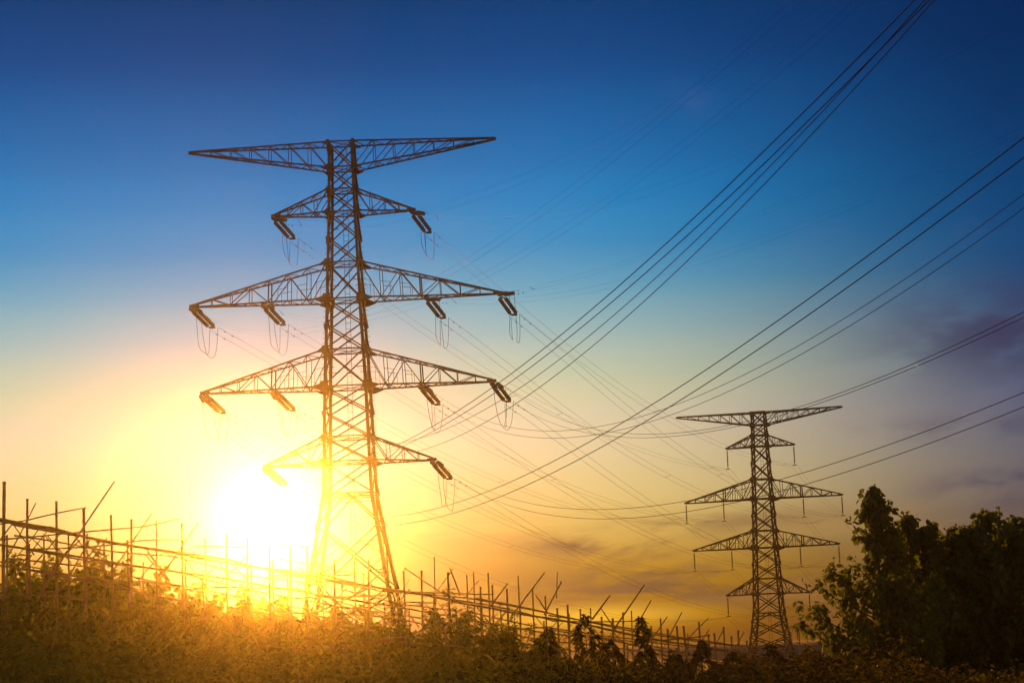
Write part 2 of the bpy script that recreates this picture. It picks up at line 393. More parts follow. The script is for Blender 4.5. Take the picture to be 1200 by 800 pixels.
NR = math.radians(2.4)
near, ntips = pylon('lattice_pylon', 'tall steel lattice pylon in front, its lower legs lost in the sun glare', -13.86, 170, NR,
    [(44.0, 2.15), (41.8, 2.2), (38.0, 2.4), (30.6, 2.95), (23.2, 3.65), (16.9, 4.0), (14.2, 4.2), (7.2, 6.5), (1.2, 8.5)],
    [(41.8, 44.0, 12.9, 43.75, None, 7), (37.95, 39.9, 5.9, 37.95, None, 4), (30.5, 33.6, 13.0, 30.5, 6.9, 7), (23.1, 26.2, 12.2, 23.1, 6.2, 7), (16.85, 18.9, 7.0, 16.75, None, 4)],
    [(41.8, 44.0), (39.9, 41.8), (38, 39.9), (35.8, 38), (33.6, 35.8), (30.5, 33.6), (28.35, 30.5), (26.2, 28.35), (23.1, 26.2), (21.0, 23.1), (18.9, 21.0), (16.85, 18.9), (14.2, 16.85)],
    14.2, 1.2, .26, .115)
FR = math.radians(16.5)
far, ftips = pylon('lattice_pylon', 'smaller distant steel lattice pylon standing left of the leafy trees', 37.75, 316, FR,
    [(35.3, 2.15), (33.3, 2.2), (30.0, 2.4), (21.9, 2.95), (14.5, 3.5), (7.4, 4.05), (4.5, 4.3), (-1.6, 6.1)],
    [(33.3, 35.2, 12.8, 35.2, None, 7), (30.0, 31.7, 5.2, 29.9, None, 4), (21.9, 24.9, 12.1, 21.8, 6.2, 7), (14.4, 17.0, 11.2, 14.4, 5.3, 7), (7.4, 9.7, 6.3, 7.3, None, 4)],
    [(33.3, 35.3), (31.7, 33.3), (30, 31.7), (27.5, 30), (24.9, 27.5), (21.9, 24.9), (19.4, 21.9), (17, 19.4), (14.4, 17), (12, 14.4), (9.7, 12), (7.4, 9.7), (4.5, 7.4)],
    4.5, -1.6, .26, .165)

# one insulator string, built along -Z from the origin
def insulator_mesh(length, r, n, disc=22):
    prof = [(.03, 0), (.03, -.18)]
    p = (length - .36) / disc
    for i in range(disc):
        z = -.18 - i * p
        prof += [(.05, z - .02 * p), (r, z - .35 * p), (r * .96, z - .5 * p), (.06, z - .62 * p), (.05, z - p)]
    prof += [(.03, -length + .17), (.03, -length)]
    V = []; Fc = []
    for q, z in prof:
        for j in range(n): V.append((q * math.cos(j * 2 * math.pi / n), q * math.sin(j * 2 * math.pi / n), z))
    for i in range(len(prof) - 1):
        for j in range(n): Fc.append((i * n + j, i * n + (j + 1) % n, (i + 1) * n + (j + 1) % n, (i + 1) * n + j))
    Fc += [tuple(range(n))[::-1]]
    me = bpy.data.meshes.new('insulator_string'); me.from_pydata(V, [], Fc); me.update(); me.materials.append(GLASS); return me
LS = 2.95
INS = insulator_mesh(LS, .17, 10)
INS_FAR = insulator_mesh(2.9, .14, 8)
def world_of(root, p): return TS * np.array(Matrix.Rotation(root.rotation_euler[2], 3, 'Z') @ Vector(p)) + np.array(root.location)
def local_of(root, p): return np.array(Matrix.Rotation(-root.rotation_euler[2], 3, 'Z') @ Vector(np.asarray(p) - np.array(root.location))) / TS
def add_string(root, me, p, d):
    """hang a string from p (local) along direction d (local)"""
    o = bpy.data.objects.new('insulator_string', me); COL.objects.link(o); o.parent = root
    o.location = p; o.rotation_euler = (-Vector(d)).to_track_quat('Z', 'Y').to_euler()
    return o

def arc_curve(a, b, sag, n):
    t = np.linspace(0, 1, n); t = t[:, None]
    c = a + (b - a) * t; c[:, 2:] -= 4 * sag * t * (1 - t); return c
def trim(c, d0, d1=0):
    s = np.concatenate([[0], np.cumsum(np.linalg.norm(np.diff(c, axis=0), axis=1))])
    u = np.linspace(d0, s[-1] - d1, len(c))
    return np.stack([np.interp(u, s, c[:, k]) for k in range(3)], 1)

WIRE_R = .0072
ARM_WORDS = {'2': 'short upper arm', '3': 'long middle arm', '4': 'long lower arm', '5': 'short lowest arm'}
def phase_words(k):
    s = 'left' if k[1] == 'L' else 'right'
    e = {'O': 'outer ', 'I': 'inner '}.get(k[2:], '')
    return e + s + ' end of the ' if False else e, s, ARM_WORDS[k[0]]
def power_line(label, curves, group, spacers=(), dampers=False, wr=WIRE_R):
    mid = curves[0][0]
    root = thing('power_line', label, 'power line', tuple(mid), group)
    for c in curves:
        m = MB(); m.tube(c - mid, wr, 5, caps=True)
        m.build('cable', CABLE, root, True)
    s = np.concatenate([[0], np.cumsum(np.linalg.norm(np.diff(curves[0], axis=0), axis=1))])
    for d in spacers:
        if d < s[-1]:
            m = MB()
            q = [np.array([np.interp(d, s, c[:, k]) for k in range(3)]) - mid for c in curves]
            m.bar(q[0], q[-1], .016); m.build('spacer_clamp', CABLE, root)
    if dampers:
        for c in curves:
            for d in (.7, 1.5):
                q = np.array([np.interp(d, s, c[:, k]) for k in range(3)]) - mid
                e = c[3] - c[0]; e /= np.linalg.norm(e)
                m = MB(); m.bar(q - [0, 0, .04], q, .012); m.bar(q - e * .07 - [0, 0, .04], q + e * .07 - [0, 0, .04], .012); m.bar(q - e * .07 - [0, 0, .04], q - e * .03 - [0, 0, .04], .03); m.bar(q + e * .03 - [0, 0, .04], q + e * .07 - [0, 0, .04], .03)
                m.build('vibration_damper', CABLE, root)
    return root

# spans towards the viewer, over the camera to the right (phi, rise, sag, side/height offsets of the two cables at both ends)
TOWARD = {'4RO': (.144, -1.041, 12.304, -.517, -.093, .344, -.089), '4RI': (.196, 10.81, 16.02, -.184, -.14, -.13, -.41), '5R': (.171, 1.375, 10.399, .217, -.386, .094, .046),
          '4LO': (.236, .608, 13.821, .439, -.026, .151, .16), '4LI': (.217, 7.33, 15.435, .117, -.328, -.351, -.295), '5L': (.212, 2.6, 10.7, -.03, -.38, .25, .1),
          '2R': (.245, -8.4, 11.4, .1, -.3, .1, .1), '3RO': (.268, -1.506, 5.923, .211, -.093, .15, .026),
          '3RI': (.255, -4.5, 9.0, .2, -.2, .1, .1), '2L': (.324, 0, 13.0, .15, -.3, .1, .1), '3LO': (.285, 0, 13.0, .2, -.2, .1, .1), '3LI': (.26, 0, 12.0, .2, -.2, .1, .1)}
SPAN = 200.0
FAR_SAG = {'2': 4.6, '3': 4.6, '4': 4.8, '5': 4.8}
fdir = np.array([math.sin(.325), math.cos(.325), 0.0])
for k, tip in ntips.items():
    e, s, armw = phase_words(k)
    what = 'cable pair from near pylon, %s, %s' % (armw, (e + s + ' end').strip())
    A = world_of(near, tip)
    # --- away span to the far pylon
    B = world_of(far, ftips[k]) - np.array([0, 0, 3.1 * TS])
    nrm = np.cross((B - A) / np.linalg.norm(B - A), [0, 0, 1.]); nrm[2] = 0; nrm /= np.linalg.norm(nrm)
    c = arc_curve(A, B, FAR_SAG[k[0]] * TS, 60)
    d_away = c[1] - c[0]; d_away /= np.linalg.norm(d_away)
    droop = np.zeros((60, 3)); droop[:, 2] = -.15 * (LS + .6) * TS * np.clip(1 - np.linspace(0, 1, 60) / .16, 0, 1) ** 2
    cs = [droop + trim(c + nrm * q * .22 + np.array([0, 0, q * .05]), (LS + .85) * TS) for q in (-1, 1)]
    power_line(what + ', to far pylon', cs, 'cables between the two pylons', (40, 80), True)
    endA = cs
    # --- span beyond the far pylon
    Cc = B + fdir * 190 * TS * .45 + np.array([0, 0, -2.0])
    c2 = arc_curve(B, Cc, 2.2, 40)
    power_line('cable pair running beyond far pylon from its %s, %s' % (armw, (e + s + ' end').strip()), [c2 + nrm * q * .22 for q in (-1, 1)], 'cables leaving the far pylon', (40, 80))
    # --- span towards the camera
    phi, dzr, sag, ox, oz, ex, ez = TOWARD[k]
    n3 = np.array([math.cos(phi), math.sin(phi), 0]); cs2 = []
    base = arc_curve(A, A + TS * np.array([SPAN * math.sin(phi), -SPAN * math.cos(phi), dzr]), sag * TS, 110)
    d_to = base[1] - base[0]; d_to /= np.linalg.norm(d_to)
    tt = np.linspace(0, 1, 110)[:, None]
    for q in (-1, 1):
        o0 = (n3 * ox + [0, 0, oz]) * TS; o1 = (n3 * ex + [0, 0, ez]) * TS
        cs2.append(trim(base + q * (o0 + (o1 - o0) * tt), (LS + .85) * TS))
    power_line(what + ', passing overhead', cs2, 'cables passing overhead', (3.5,), True, .0017 if k[0] in '23' else .0068)
    # --- tension strings, yokes and the jumper loop
    lt = tip; la = (local_of(near, A + d_away) - tip) * TS; lo = (local_of(near, A + d_to) - tip) * TS; la = la + [0, 0, -.15]; la /= np.linalg.norm(la)
    for d in (la, lo):
        y = MB(); y2 = MB()
        sd = np.cross(d, [0, 0, 1.]); sd /= np.linalg.norm(sd)
        for q in (-1, 1): add_string(near, INS, tuple(lt + sd * q * .27 + d * .55), d)
        y.plate([lt - sd * .33 + d * .56, lt + sd * .33 + d * .56, lt + sd * .06 + d * .34, lt - sd * .06 + d * .34], np.cross(d, sd), .05)
        e2 = lt + d * (LS + .55); y2.plate([e2 - sd * .33, e2 + sd * .33, e2 + sd * .24 + d * .3, e2 - sd * .24 + d * .3], np.cross(d, sd), .05)
        y.bar(lt + [0, 0, .12], lt + d * .36, .07)
        y.build('string_yoke', STEEL, near); y2.build('string_yoke', STEEL, near)
    for q in (0, 1):
        j = MB()
        p0 = local_of(near, endA[q][0]); p3 = local_of(near, cs2[q][0])
        t = np.linspace(0, 1, 22)[:, None]
        drop = 2.55 + .35 * q + .25 * math.sin(7.0 * len(k) + 3.1 * ord(k[0]) + ord(k[-1]))
        cj = p0 + (p3 - p0) * t; cj[:, 2:] -= drop * (1 - (2 * t - 1) ** 4) ** .9
        cj[:, 0] += .14 * np.sin(np.linspace(0, 5.5, 22) + q * 1.7 + ord(k[0])) * np.sin(np.linspace(0, math.pi, 22)); j.tube(cj, .021, 5)
        j.build('jumper_loop', CABLE, near)
for k, tip in ftips.items():
    add_string(far, INS_FAR, tuple(tip), (0, 0, -1))
    m = MB(); p = tip + np.array([0, 0, -3.0]); m.bar(p - [.3, 0, 0], p + [.3, 0, 0], .07, .12); m.bar(p, p + [0, 0, .12], .06); m.build('suspension_clamp', STEEL, far)

BEFORE = set(bpy.data.objects)
# ------------------------------------------------------------------ bamboo trellis
def fence_depth(px): return 44 + 26 * px / 900
def stick(m, p0, p1, r0, r1, bend=.02, rng=random):
    p0 = np.asarray(p0, float); p1 = np.asarray(p1, float); ln = np.linalg.norm(p1 - p0)
    k = max(4, int(ln / .28)); t = []; rr = []
    for i in range(k):
        for dt, b in ((0.0, 1.0), (.80, .97), (.90, 1.16)):
            t.append((i + dt) / k); rr.append(b)
    t.append(1.0); rr.append(1.0); t = np.array(t); rr = np.array(rr) * (r0 + (r1 - r0) * t)
    bv = np.array([rng.uniform(-1, 1), rng.uniform(-.5, .5), rng.uniform(-1, 1)]) * ln * bend
    pts = p0 + (p1 - p0) * t[:, None] + bv * (np.sin(t * math.pi))[:, None]
    m.tube(pts, rr, 7)
def trellis(label, poles, rails, braces, dd, group='bamboo trellises along the slope'):
    px0 = poles[0][0]; D0 = fence_depth(px0) + dd; g = at(px0, 700, D0)
    loc = np.array([g[0], g[1], float(gz(g[0], g[1]))])
    root = thing('bamboo_trellis', label, 'trellis', tuple(loc), group)
    for (px, py, r, lean) in poles:
        D = fence_depth(px) + dd; tp = at(px, py, D)
        bx = tp[0] + lean; gzv = float(gz(bx, D))
        m = MB(); stick(m, np.array([bx, D + random.uniform(-.1, .1), gzv - .25]) - loc, tp - loc, r * 1.08, r * .95, .006)
        m.build('upright_pole', BAMBOO, root, True)
    for pts, r in rails:
        for (a, b) in zip(pts[:-1], pts[1:]):
            m = MB()
            p0 = at(a[0], a[1], fence_depth(a[0]) + dd - .12); p1 = at(b[0], b[1], fence_depth(b[0]) + dd - .12)
            d = (p1 - p0); stick(m, p0 - d * .03 - loc, p1 + d * .03 - loc, r, r * .8, .008)
            m.build('rail', BAMBOO, root, True)
    for (xa, ya, xb, yb, r, z_) in braces:
        m = MB(); stick(m, at(xa, ya, fence_depth(xa) + dd + z_) - loc, at(xb, yb, fence_depth(xb) + dd + z_ * .3) - loc, r * .8, r, .006)
        m.build('brace', BAMBOO, root, True)
    return root
T, S = .035, .020
trellis('bamboo trellis at the left end, a long thin cane slanting above its top rail',
    [(5, 564, T * 1.1, 0), (32, 584, T * .8, 0), (66, 587, T * .85, .05), (98, 595, T, 0), (130, 603, T * .8, 0), (154, 608, T * .85, 0), (183, 609, S, .05), (213, 613, T * .75, 0)],
    [([(-8, 606), (60, 618), (120, 634), (165, 641), (225, 649)], T * .9), ([(-8, 609), (70, 622), (140, 637), (225, 652)], T * .7), ([(-8, 637), (40, 644), (110, 655), (225, 672)], T * .8), ([(30, 667), (120, 679), (160, 690)], S * 1.3), ([(-5, 614), (33, 609), (99, 595)], S * .8), ([(0, 632), (75, 625), (165, 617), (208, 608)], S * .9),
     ([(40, 643), (110, 640), (165, 633), (215, 632)], S * .9), ([(20, 696), (150, 703)], S)],
    [(134, 564, 44, 700, S * 1.15, -.25), (42, 589, 2, 665, S * .8, .25), (178, 601, 133, 668, S * .9, .3), (105, 632, 72, 690, S, .35), (37, 650, 0, 700, S, -.3), (14, 612, 40, 650, S * .7, .3), (170, 640, 205, 690, S * .7, .3)], 0)
trellis('bamboo trellis below the sun, pale and washed out by the glare',
    [(240, 630, S, 0), (265, 625, S, 0), (290, 630, T * .8, 0), (316, 640, T * .8, 0), (340, 640, S * 1.2, .03), (360, 641, T * .7, 0), (392, 655, T * .9, 0), (415, 650, S, 0), (432, 655, T * .8, -.05)],
    [([(225, 649), (270, 656), (320, 668), (380, 678), (450, 689)], T * .9), ([(225, 653), (300, 664), (370, 679), (450, 693)], T * .65), ([(225, 672), (300, 684), (380, 697), (450, 708)], T * .8), ([(230, 640), (275, 641), (330, 637), (362, 640)], S * .8), ([(320, 674), (410, 673)], S * 1.2), ([(250, 688), (350, 690), (450, 722)], S),
     ([(330, 655), (400, 668), (450, 676)], S * .7), ([(300, 712), (380, 722)], T * .6), ([(350, 700), (450, 697)], S)],
    [(232, 612, 190, 675, S, .3), (300, 640, 250, 690, S * .8, .3), (408, 702, 450, 668, S, .3), (378, 715, 430, 690, S, .2), (420, 665, 440, 690, S * .8, .2), (352, 665, 400, 710, S * .9, .3), (440, 700, 395, 725, S * .9, .3)], 0)
trellis('bamboo trellis right of the near pylon, half buried in a leafy bush',
    [(473, 668, T * .75, 0), (494, 668, T * .95, 0), (509, 652, S * .9, 0), (525, 670, T, 0), (547, 673, T * .6, 0), (555, 670, S, 0), (563, 687, T * .85, 0), (572, 671, T * .7, .03), (577, 685, T * .75, .03), (594, 690, T * .9, 0), (607, 674, S * 1.1, 0), (624, 688, S * 1.2, 0), (639, 698, S * 1.2, 0)],
    [([(450, 689), (490, 695), (530, 704), (580, 713), (645, 724)], T), ([(450, 692), (510, 699), (575, 709), (645, 726)], T * .7), ([(455, 692), (575, 696)], S * 1.1), ([(560, 701), (645, 718)], S), ([(450, 708), (530, 722), (645, 742)], T * .75), ([(590, 738), (645, 734)], S), ([(455, 704), (510, 706)], S)],
    [(474, 665, 522, 697, S * .9, -.3), (527, 665, 539, 697, S * 1.2, -.2), (531, 666, 514, 690, S * .8, .2), (595, 683, 573, 712, S * 1.1, -.3), (638, 671, 598, 724, S * 1.25, -.3), (561, 680, 545, 700, S * .8, .2), (480, 678, 466, 700, S * .7, .2), (455, 720, 480, 690, S, .2)], 0)
trellis('bamboo trellis at the dark right end, with four canes slanting up to the right',
    [(653, 712, T * .9, 0), (665, 708, T, 0), (680, 713, T * .75, 0), (692, 712, S * 1.1, 0), (705, 722, T * .9, 0), (718, 724, T * 1.05, 0), (730, 717, T * .85, 0), (740, 715, S, 0), (763, 733, T * .85, 0), (774, 724, S * 1.4, 0), (782, 736, T * .9, .04), (793, 733, T, .05), (801, 733, T * 1.1, .12), (819, 728, T * .9, 0), (830, 742, T * .85, .05), (837, 741, T, .08), (848, 734, T * .85, 0), (857, 745, T * .85, 0), (865, 738, T, 0), (875, 750, T * .9, 0), (900, 752, S * 1.4, 0), (936, 730, S, 0), (945, 756, S, 0)],
    [([(645, 724), (700, 734), (750, 745), (800, 754), (860, 763), (930, 772)], T), ([(645, 721), (720, 733), (800, 747), (870, 757)], T * .65), ([(650, 727), (750, 727), (760, 730)], S), ([(645, 742), (720, 750), (800, 766), (900, 780)], T * .7), ([(770, 750), (830, 744)], S * 1.2), ([(645, 735), (740, 748), (850, 762)], S), ([(790, 772), (930, 782)], S)],
    [(658, 681, 638, 720, S * 1.3, -.3), (653, 670, 652, 700, S, .2), (628, 697, 642, 718, S * 1.2, .2), (715, 697, 694, 725, S * 1.5, -.3), (704, 712, 722, 738, S, .2), (755, 685, 720, 736, S * 1.4, -.3), (763, 703, 742, 740, S * 1.2, -.3), (782, 722, 766, 746, S * 1.1, -.2), (799, 717, 782, 750, S * 1.1, -.2), (830, 724, 806, 748, S, -.2), (831, 737, 822, 750, S, -.2), (848, 737, 836, 760, S, .2), (872, 740, 858, 765, S, .2), (930, 735, 915, 770, S * .8, .2)], 0)
# lower back row on the far side of the beds
rb = random.Random(5)
bp = []; x = 8
while x < 950:
    ry = np.interp(x, [0, 240, 450, 640, 900], [622, 655, 692, 724, 768])
    bp.append((x, ry + rb.uniform(-14, 14), rb.choice([S, S * 1.2, T * .75]), rb.uniform(-.08, .08))); x += rb.uniform(17, 30)
rl = []
for off in (-4, 10, 22, 34, 44, 56):
    rl.append(([(px, np.interp(px, [0, 240, 450, 640, 900], [612, 655, 692, 722, 766]) + off + rb.uniform(-7, 7)) for px in range(-10 + int(off) * 3 % 40, 930, 90)], S * rb.uniform(.8, 1.3)))
br = []
for i in range(64):
    px = rb.uniform(0, 920); ry = np.interp(px, [0, 240, 450, 640, 900], [612, 655, 692, 722, 766])
    sl_ = rb.choice([-1, 1]); ln = rb.uniform(18, 34)
    br.append((px + sl_ * ln * .5, ry - rb.uniform(-8, 4), px - sl_ * ln * .5, ry + ln * 1.25, S * rb.uniform(.7, 1.0), rb.uniform(-.3, .3)))
trellis('long thin bamboo trellis behind the others, lower and finer', bp, rl, br, 5.0)
# loose canes lying over the weeds
for (a, b, lab) in (((318, 762, 40), (462, 749, 41), 'long dry cane lying over the weeds below the near pylon'), ((330, 757, 40.3), (452, 762, 40.4), 'straight cane lying level in the weeds beneath a longer sloping cane'),
                    ((438, 750, 41), (541, 757, 41.6), 'dry cane lying on the weeds in front of the leafy bush'), ((446, 749.5, 40.6), (478, 745, 41), 'short broken cane sticking out of the weeds beside the leafy bush')):
    p0 = at(*a); p1 = at(*b); m = MB(); stick(m, np.zeros(3), p1 - p0, .026, .02, .008)
    o = m.build('bamboo_cane', BAMBOO, None, True); o.location = p0; tag(o, lab, 'cane', 'loose canes in the weeds')

# ------------------------------------------------------------------ plants
def unit(v): return v / (np.linalg.norm(v, axis=-1, keepdims=True) + 1e-9)
def droop_plant(name, label, cat, px, py, wpx, D, leaf, group, seed):
    rg = np.random.default_rng(seed); top = at(px, py, D); x = top[0]; g = float(gz(x, D)); H = top[2] - g; Wd = wpx / FPX * D / 2
    root = thing(name, label, cat, (x, D, g), group); st = MB(); P = []; Dr = []; SZ = []
    t = np.linspace(0, 1, 9)[:, None]; c = np.concatenate([.05 * np.sin(t * 4 + seed), .04 * np.cos(t * 3 + seed), t * H], 1); c[-1] += [.03 * rg.choice([-1, 1]), 0, 0]
    st.tube(c, np.linspace(.02, .006, 9), 5)
    z = .30 * H
    while z < H:
        f = z / H; r = Wd * (1.12 - f) * rg.uniform(.6, 1.2)
        for a in rg.uniform(0, 2 * math.pi, 3):
            p0 = np.array([np.interp(f, t[:, 0], c[:, 0]), np.interp(f, t[:, 0], c[:, 1]), z]); e = p0 + np.array([math.cos(a) * r, math.sin(a) * r, r * rg.uniform(.0, .55)])
            q = np.linspace(0, 1, 5)[:, None]; cc = p0 + (e - p0) * q; cc[:, 2:] += np.sin(q * math.pi) * r * .18
            st.tube(cc, np.linspace(.008, .003, 5), 4)
            m = rg.integers(7, 13); u = rg.uniform(.45, 1.0, m)
            P.append(np.stack([np.interp(u, q[:, 0], cc[:, k]) for k in range(3)], 1)); Dr.append(unit(np.array([math.cos(a), math.sin(a), -.25]) + rg.normal(size=(m, 3)) * .55)); SZ.append(rg.uniform(.12, .26, m) * (1.15 - .45 * f))
        z += H * .052
    m = 14; P.append(np.repeat(c[-1:], m, 0)); Dr.append(unit(rg.normal(size=(m, 3)) + [0, 0, .3])); SZ.append(rg.uniform(.08, .18, m))
    st.build('stem', STALK, root, True); P = np.concatenate(P); Dr = np.concatenate(Dr); SZ = np.concatenate(SZ)
    leaves_obj('foliage', P, Dr, SZ, SZ * .3, leaf, root, .5, rg)
    return root
def shrub(name, label, cat, px, py, wpx, D, leaf, lsz, n_stem, n_leaf, kind='round', group=None, seed=0):
    rg = np.random.default_rng(seed); top = at(px, py, D); x = top[0]; g = float(gz(x, D)); H = top[2] - g; Wd = wpx / FPX * D / 2
    root = thing(name, label, cat, (x, D, g), group)
    st = MB(); P = []; Dr = []
    for i in range(n_stem):
        a = rg.uniform(0, 2 * math.pi); q = math.sqrt(rg.uniform(0, 1)) if i else 0
        h = H * (1 - .5 * q ** 1.3) * (rg.uniform(.8, 1.0) if i else 1.0)
        e = np.array([math.cos(a) * Wd * q, math.sin(a) * Wd * q, h]); b = np.array([math.cos(a) * Wd * q * .25, math.sin(a) * Wd * q * .25, -.1])
        t = np.linspace(0, 1, 7)[:, None]; c = b + (e - b) * t; c[:, :2] += (np.sin(t * 3.1) * .08 * H * rg.normal(size=2))[:, :]
        st.tube(c, np.linspace(.022, .006, 7), 5)
        m = n_leaf // n_stem
        u = rg.uniform(.18, 1.0, m) ** .8
        pp = np.stack([np.interp(u, t[:, 0], c[:, k]) for k in range(3)], 1)
        spread = {'round': .16, 'weed': .10, 'droop': .07}[kind] * (1.15 - u)[:, None] * 2.2 + .03
        d = unit(rg.normal(size=(m, 3)) * [1, 1, .5] + [0, 0, {'round': .35, 'weed': .5, 'droop': -.15}[kind]])
        P.append(pp + d * spread * rg.uniform(.1, 1, (m, 1)) * H * .6); Dr.append(d)
    st.build('stem', STALK, root, True)
    P = np.concatenate(P); Dr = np.concatenate(Dr); k = len(P)
    asp = {'round': .8, 'weed': .33, 'droop': .24}[kind]; dr = {'round': .35, 'weed': .45, 'droop': .9}[kind]
    sz = lsz * rg.uniform(.6, 1.25, k)
    leaves_obj('foliage', P, Dr, sz, sz * asp, leaf, root, dr, rg)
    return root
# saplings behind the trellis on the left, lit through by the low sun
for i, (px, py, w, lab) in enumerate([(16, 650, 44, 'yellow green sapling at the left edge behind the trellis'), (62, 652, 54, 'leafy sapling behind the leaning short pole of the left trellis'), (108, 640, 56, 'tallest sapling behind the left trellis, under the slanting cane'), (146, 655, 50, 'rounded sapling between the left trellis and the sun'),
                                      (188, 664, 58, 'wide sapling behind the last poles of the left trellis'), (232, 684, 60, 'low sapling under the left edge of the sun glare'), (285, 690, 56, 'low glowing sapling right below the sun'), (335, 698, 60, 'low sapling at the left leg of the near pylon'), (392, 712, 50, 'low sapling between the legs of the near pylon'), (424, 711, 44, 'round crowned sapling just inside the right leg of the near pylon'),
 (40, 672, 70, 'broad low sapling behind the second pole of the left trellis'), (85, 668, 70, 'broad low sapling behind the leftmost slanting cane'), (126, 676, 70, 'squat sapling behind the middle of the left trellis'), (166, 682, 70, 'squat sapling left of the sun glare'), (210, 692, 70, 'squat sapling at the edge of the sun glare'), (258, 697, 70, 'squat glowing sapling left below the sun'), (310, 706, 70, 'squat glowing sapling right below the sun, by the pylon'), (362, 716, 66, 'squat sapling before the left leg of the near pylon')]):
    shrub('sapling', lab, 'sapling', px, py, w * 1.35, fence_depth(px) + 8, LEAF_S, .17, 24, 3800, 'round', 'saplings behind the trellises', 100 + i)
shrub('leafy_bush', 'big leafy bush with wispy shoots in front of the trellis right of the near pylon', 'bush', 525, 688, 150, 46, LEAF_W, .10, 44, 9000, 'weed', 'bushes in front of the trellises', 31)
shrub('leafy_bush', 'low bush at the foot of the near pylon\'s right leg', 'bush', 462, 708, 100, 46, LEAF_W, .12, 26, 3600, 'weed', 'bushes in front of the trellises', 32)
shrub('leafy_bush', 'bushy clump of narrow leaves just right of the big leafy bush', 'bush', 604, 716, 120, 47, LEAF_W, .12, 30, 4400, 'weed', 'bushes in front of the trellises', 33)
shrub('leafy_bush', 'dark tangled bush with curling stems in the lower left corner', 'bush', 34, 700, 130, 39, LEAF_W, .11, 30, 5200, 'weed', 'bushes in front of the trellises', 34)
shrub('leafy_bush', 'broad bush between the lower left corner and the sun', 'bush', 150, 706, 130, 40, LEAF_W, .10, 32, 5200, 'weed', 'bushes in front of the trellises', 35)
shrub('leafy_bush', 'golden bush straight below the sun', 'bush', 285, 704, 140, 41, LEAF_W, .10, 34, 5400, 'weed', 'bushes in front of the trellises', 36)
shrub('leafy_bush', 'low golden bush left of the lying canes', 'bush', 222, 712, 110, 41, LEAF_W, .10, 30, 4400, 'weed', 'bushes in front of the trellises', 38)
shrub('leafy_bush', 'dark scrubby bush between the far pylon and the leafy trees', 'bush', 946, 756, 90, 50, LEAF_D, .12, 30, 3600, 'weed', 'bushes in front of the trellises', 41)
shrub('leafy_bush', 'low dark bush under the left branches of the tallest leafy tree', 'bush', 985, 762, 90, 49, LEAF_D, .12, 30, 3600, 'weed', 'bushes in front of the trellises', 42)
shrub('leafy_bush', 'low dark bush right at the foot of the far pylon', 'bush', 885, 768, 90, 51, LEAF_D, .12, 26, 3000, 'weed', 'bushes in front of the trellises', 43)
for i, (px, py, w, D, lab) in enumerate([(684, 721, 46, 48, 'dark spiky plant with drooping leaves beside the slanting canes'), (754, 724, 32, 50, 'narrow dark plant with a nodding drooping top'), (716, 752, 60, 49, 'low dark plant between the two drooping ones'), (640, 738, 50, 47, 'dark drooping plant at the right edge of the bushes'), (822, 752, 44, 54, 'dark drooping plant before the right trellis poles'),
                                         (788, 768, 50, 52, 'low drooping plant between the dark right poles'), (858, 766, 60, 56, 'dark low plant left of the far pylon'), (906, 757, 56, 58, 'dark spindly plant in front of the far pylon'), (948, 762, 60, 58, 'dark spindly plant at the foot of the leafy trees')]):
    droop_plant('drooping_plant', lab, 'plant', px, py, w, D, LEAF_D, 'drooping plants along the trellis', 50 + i)

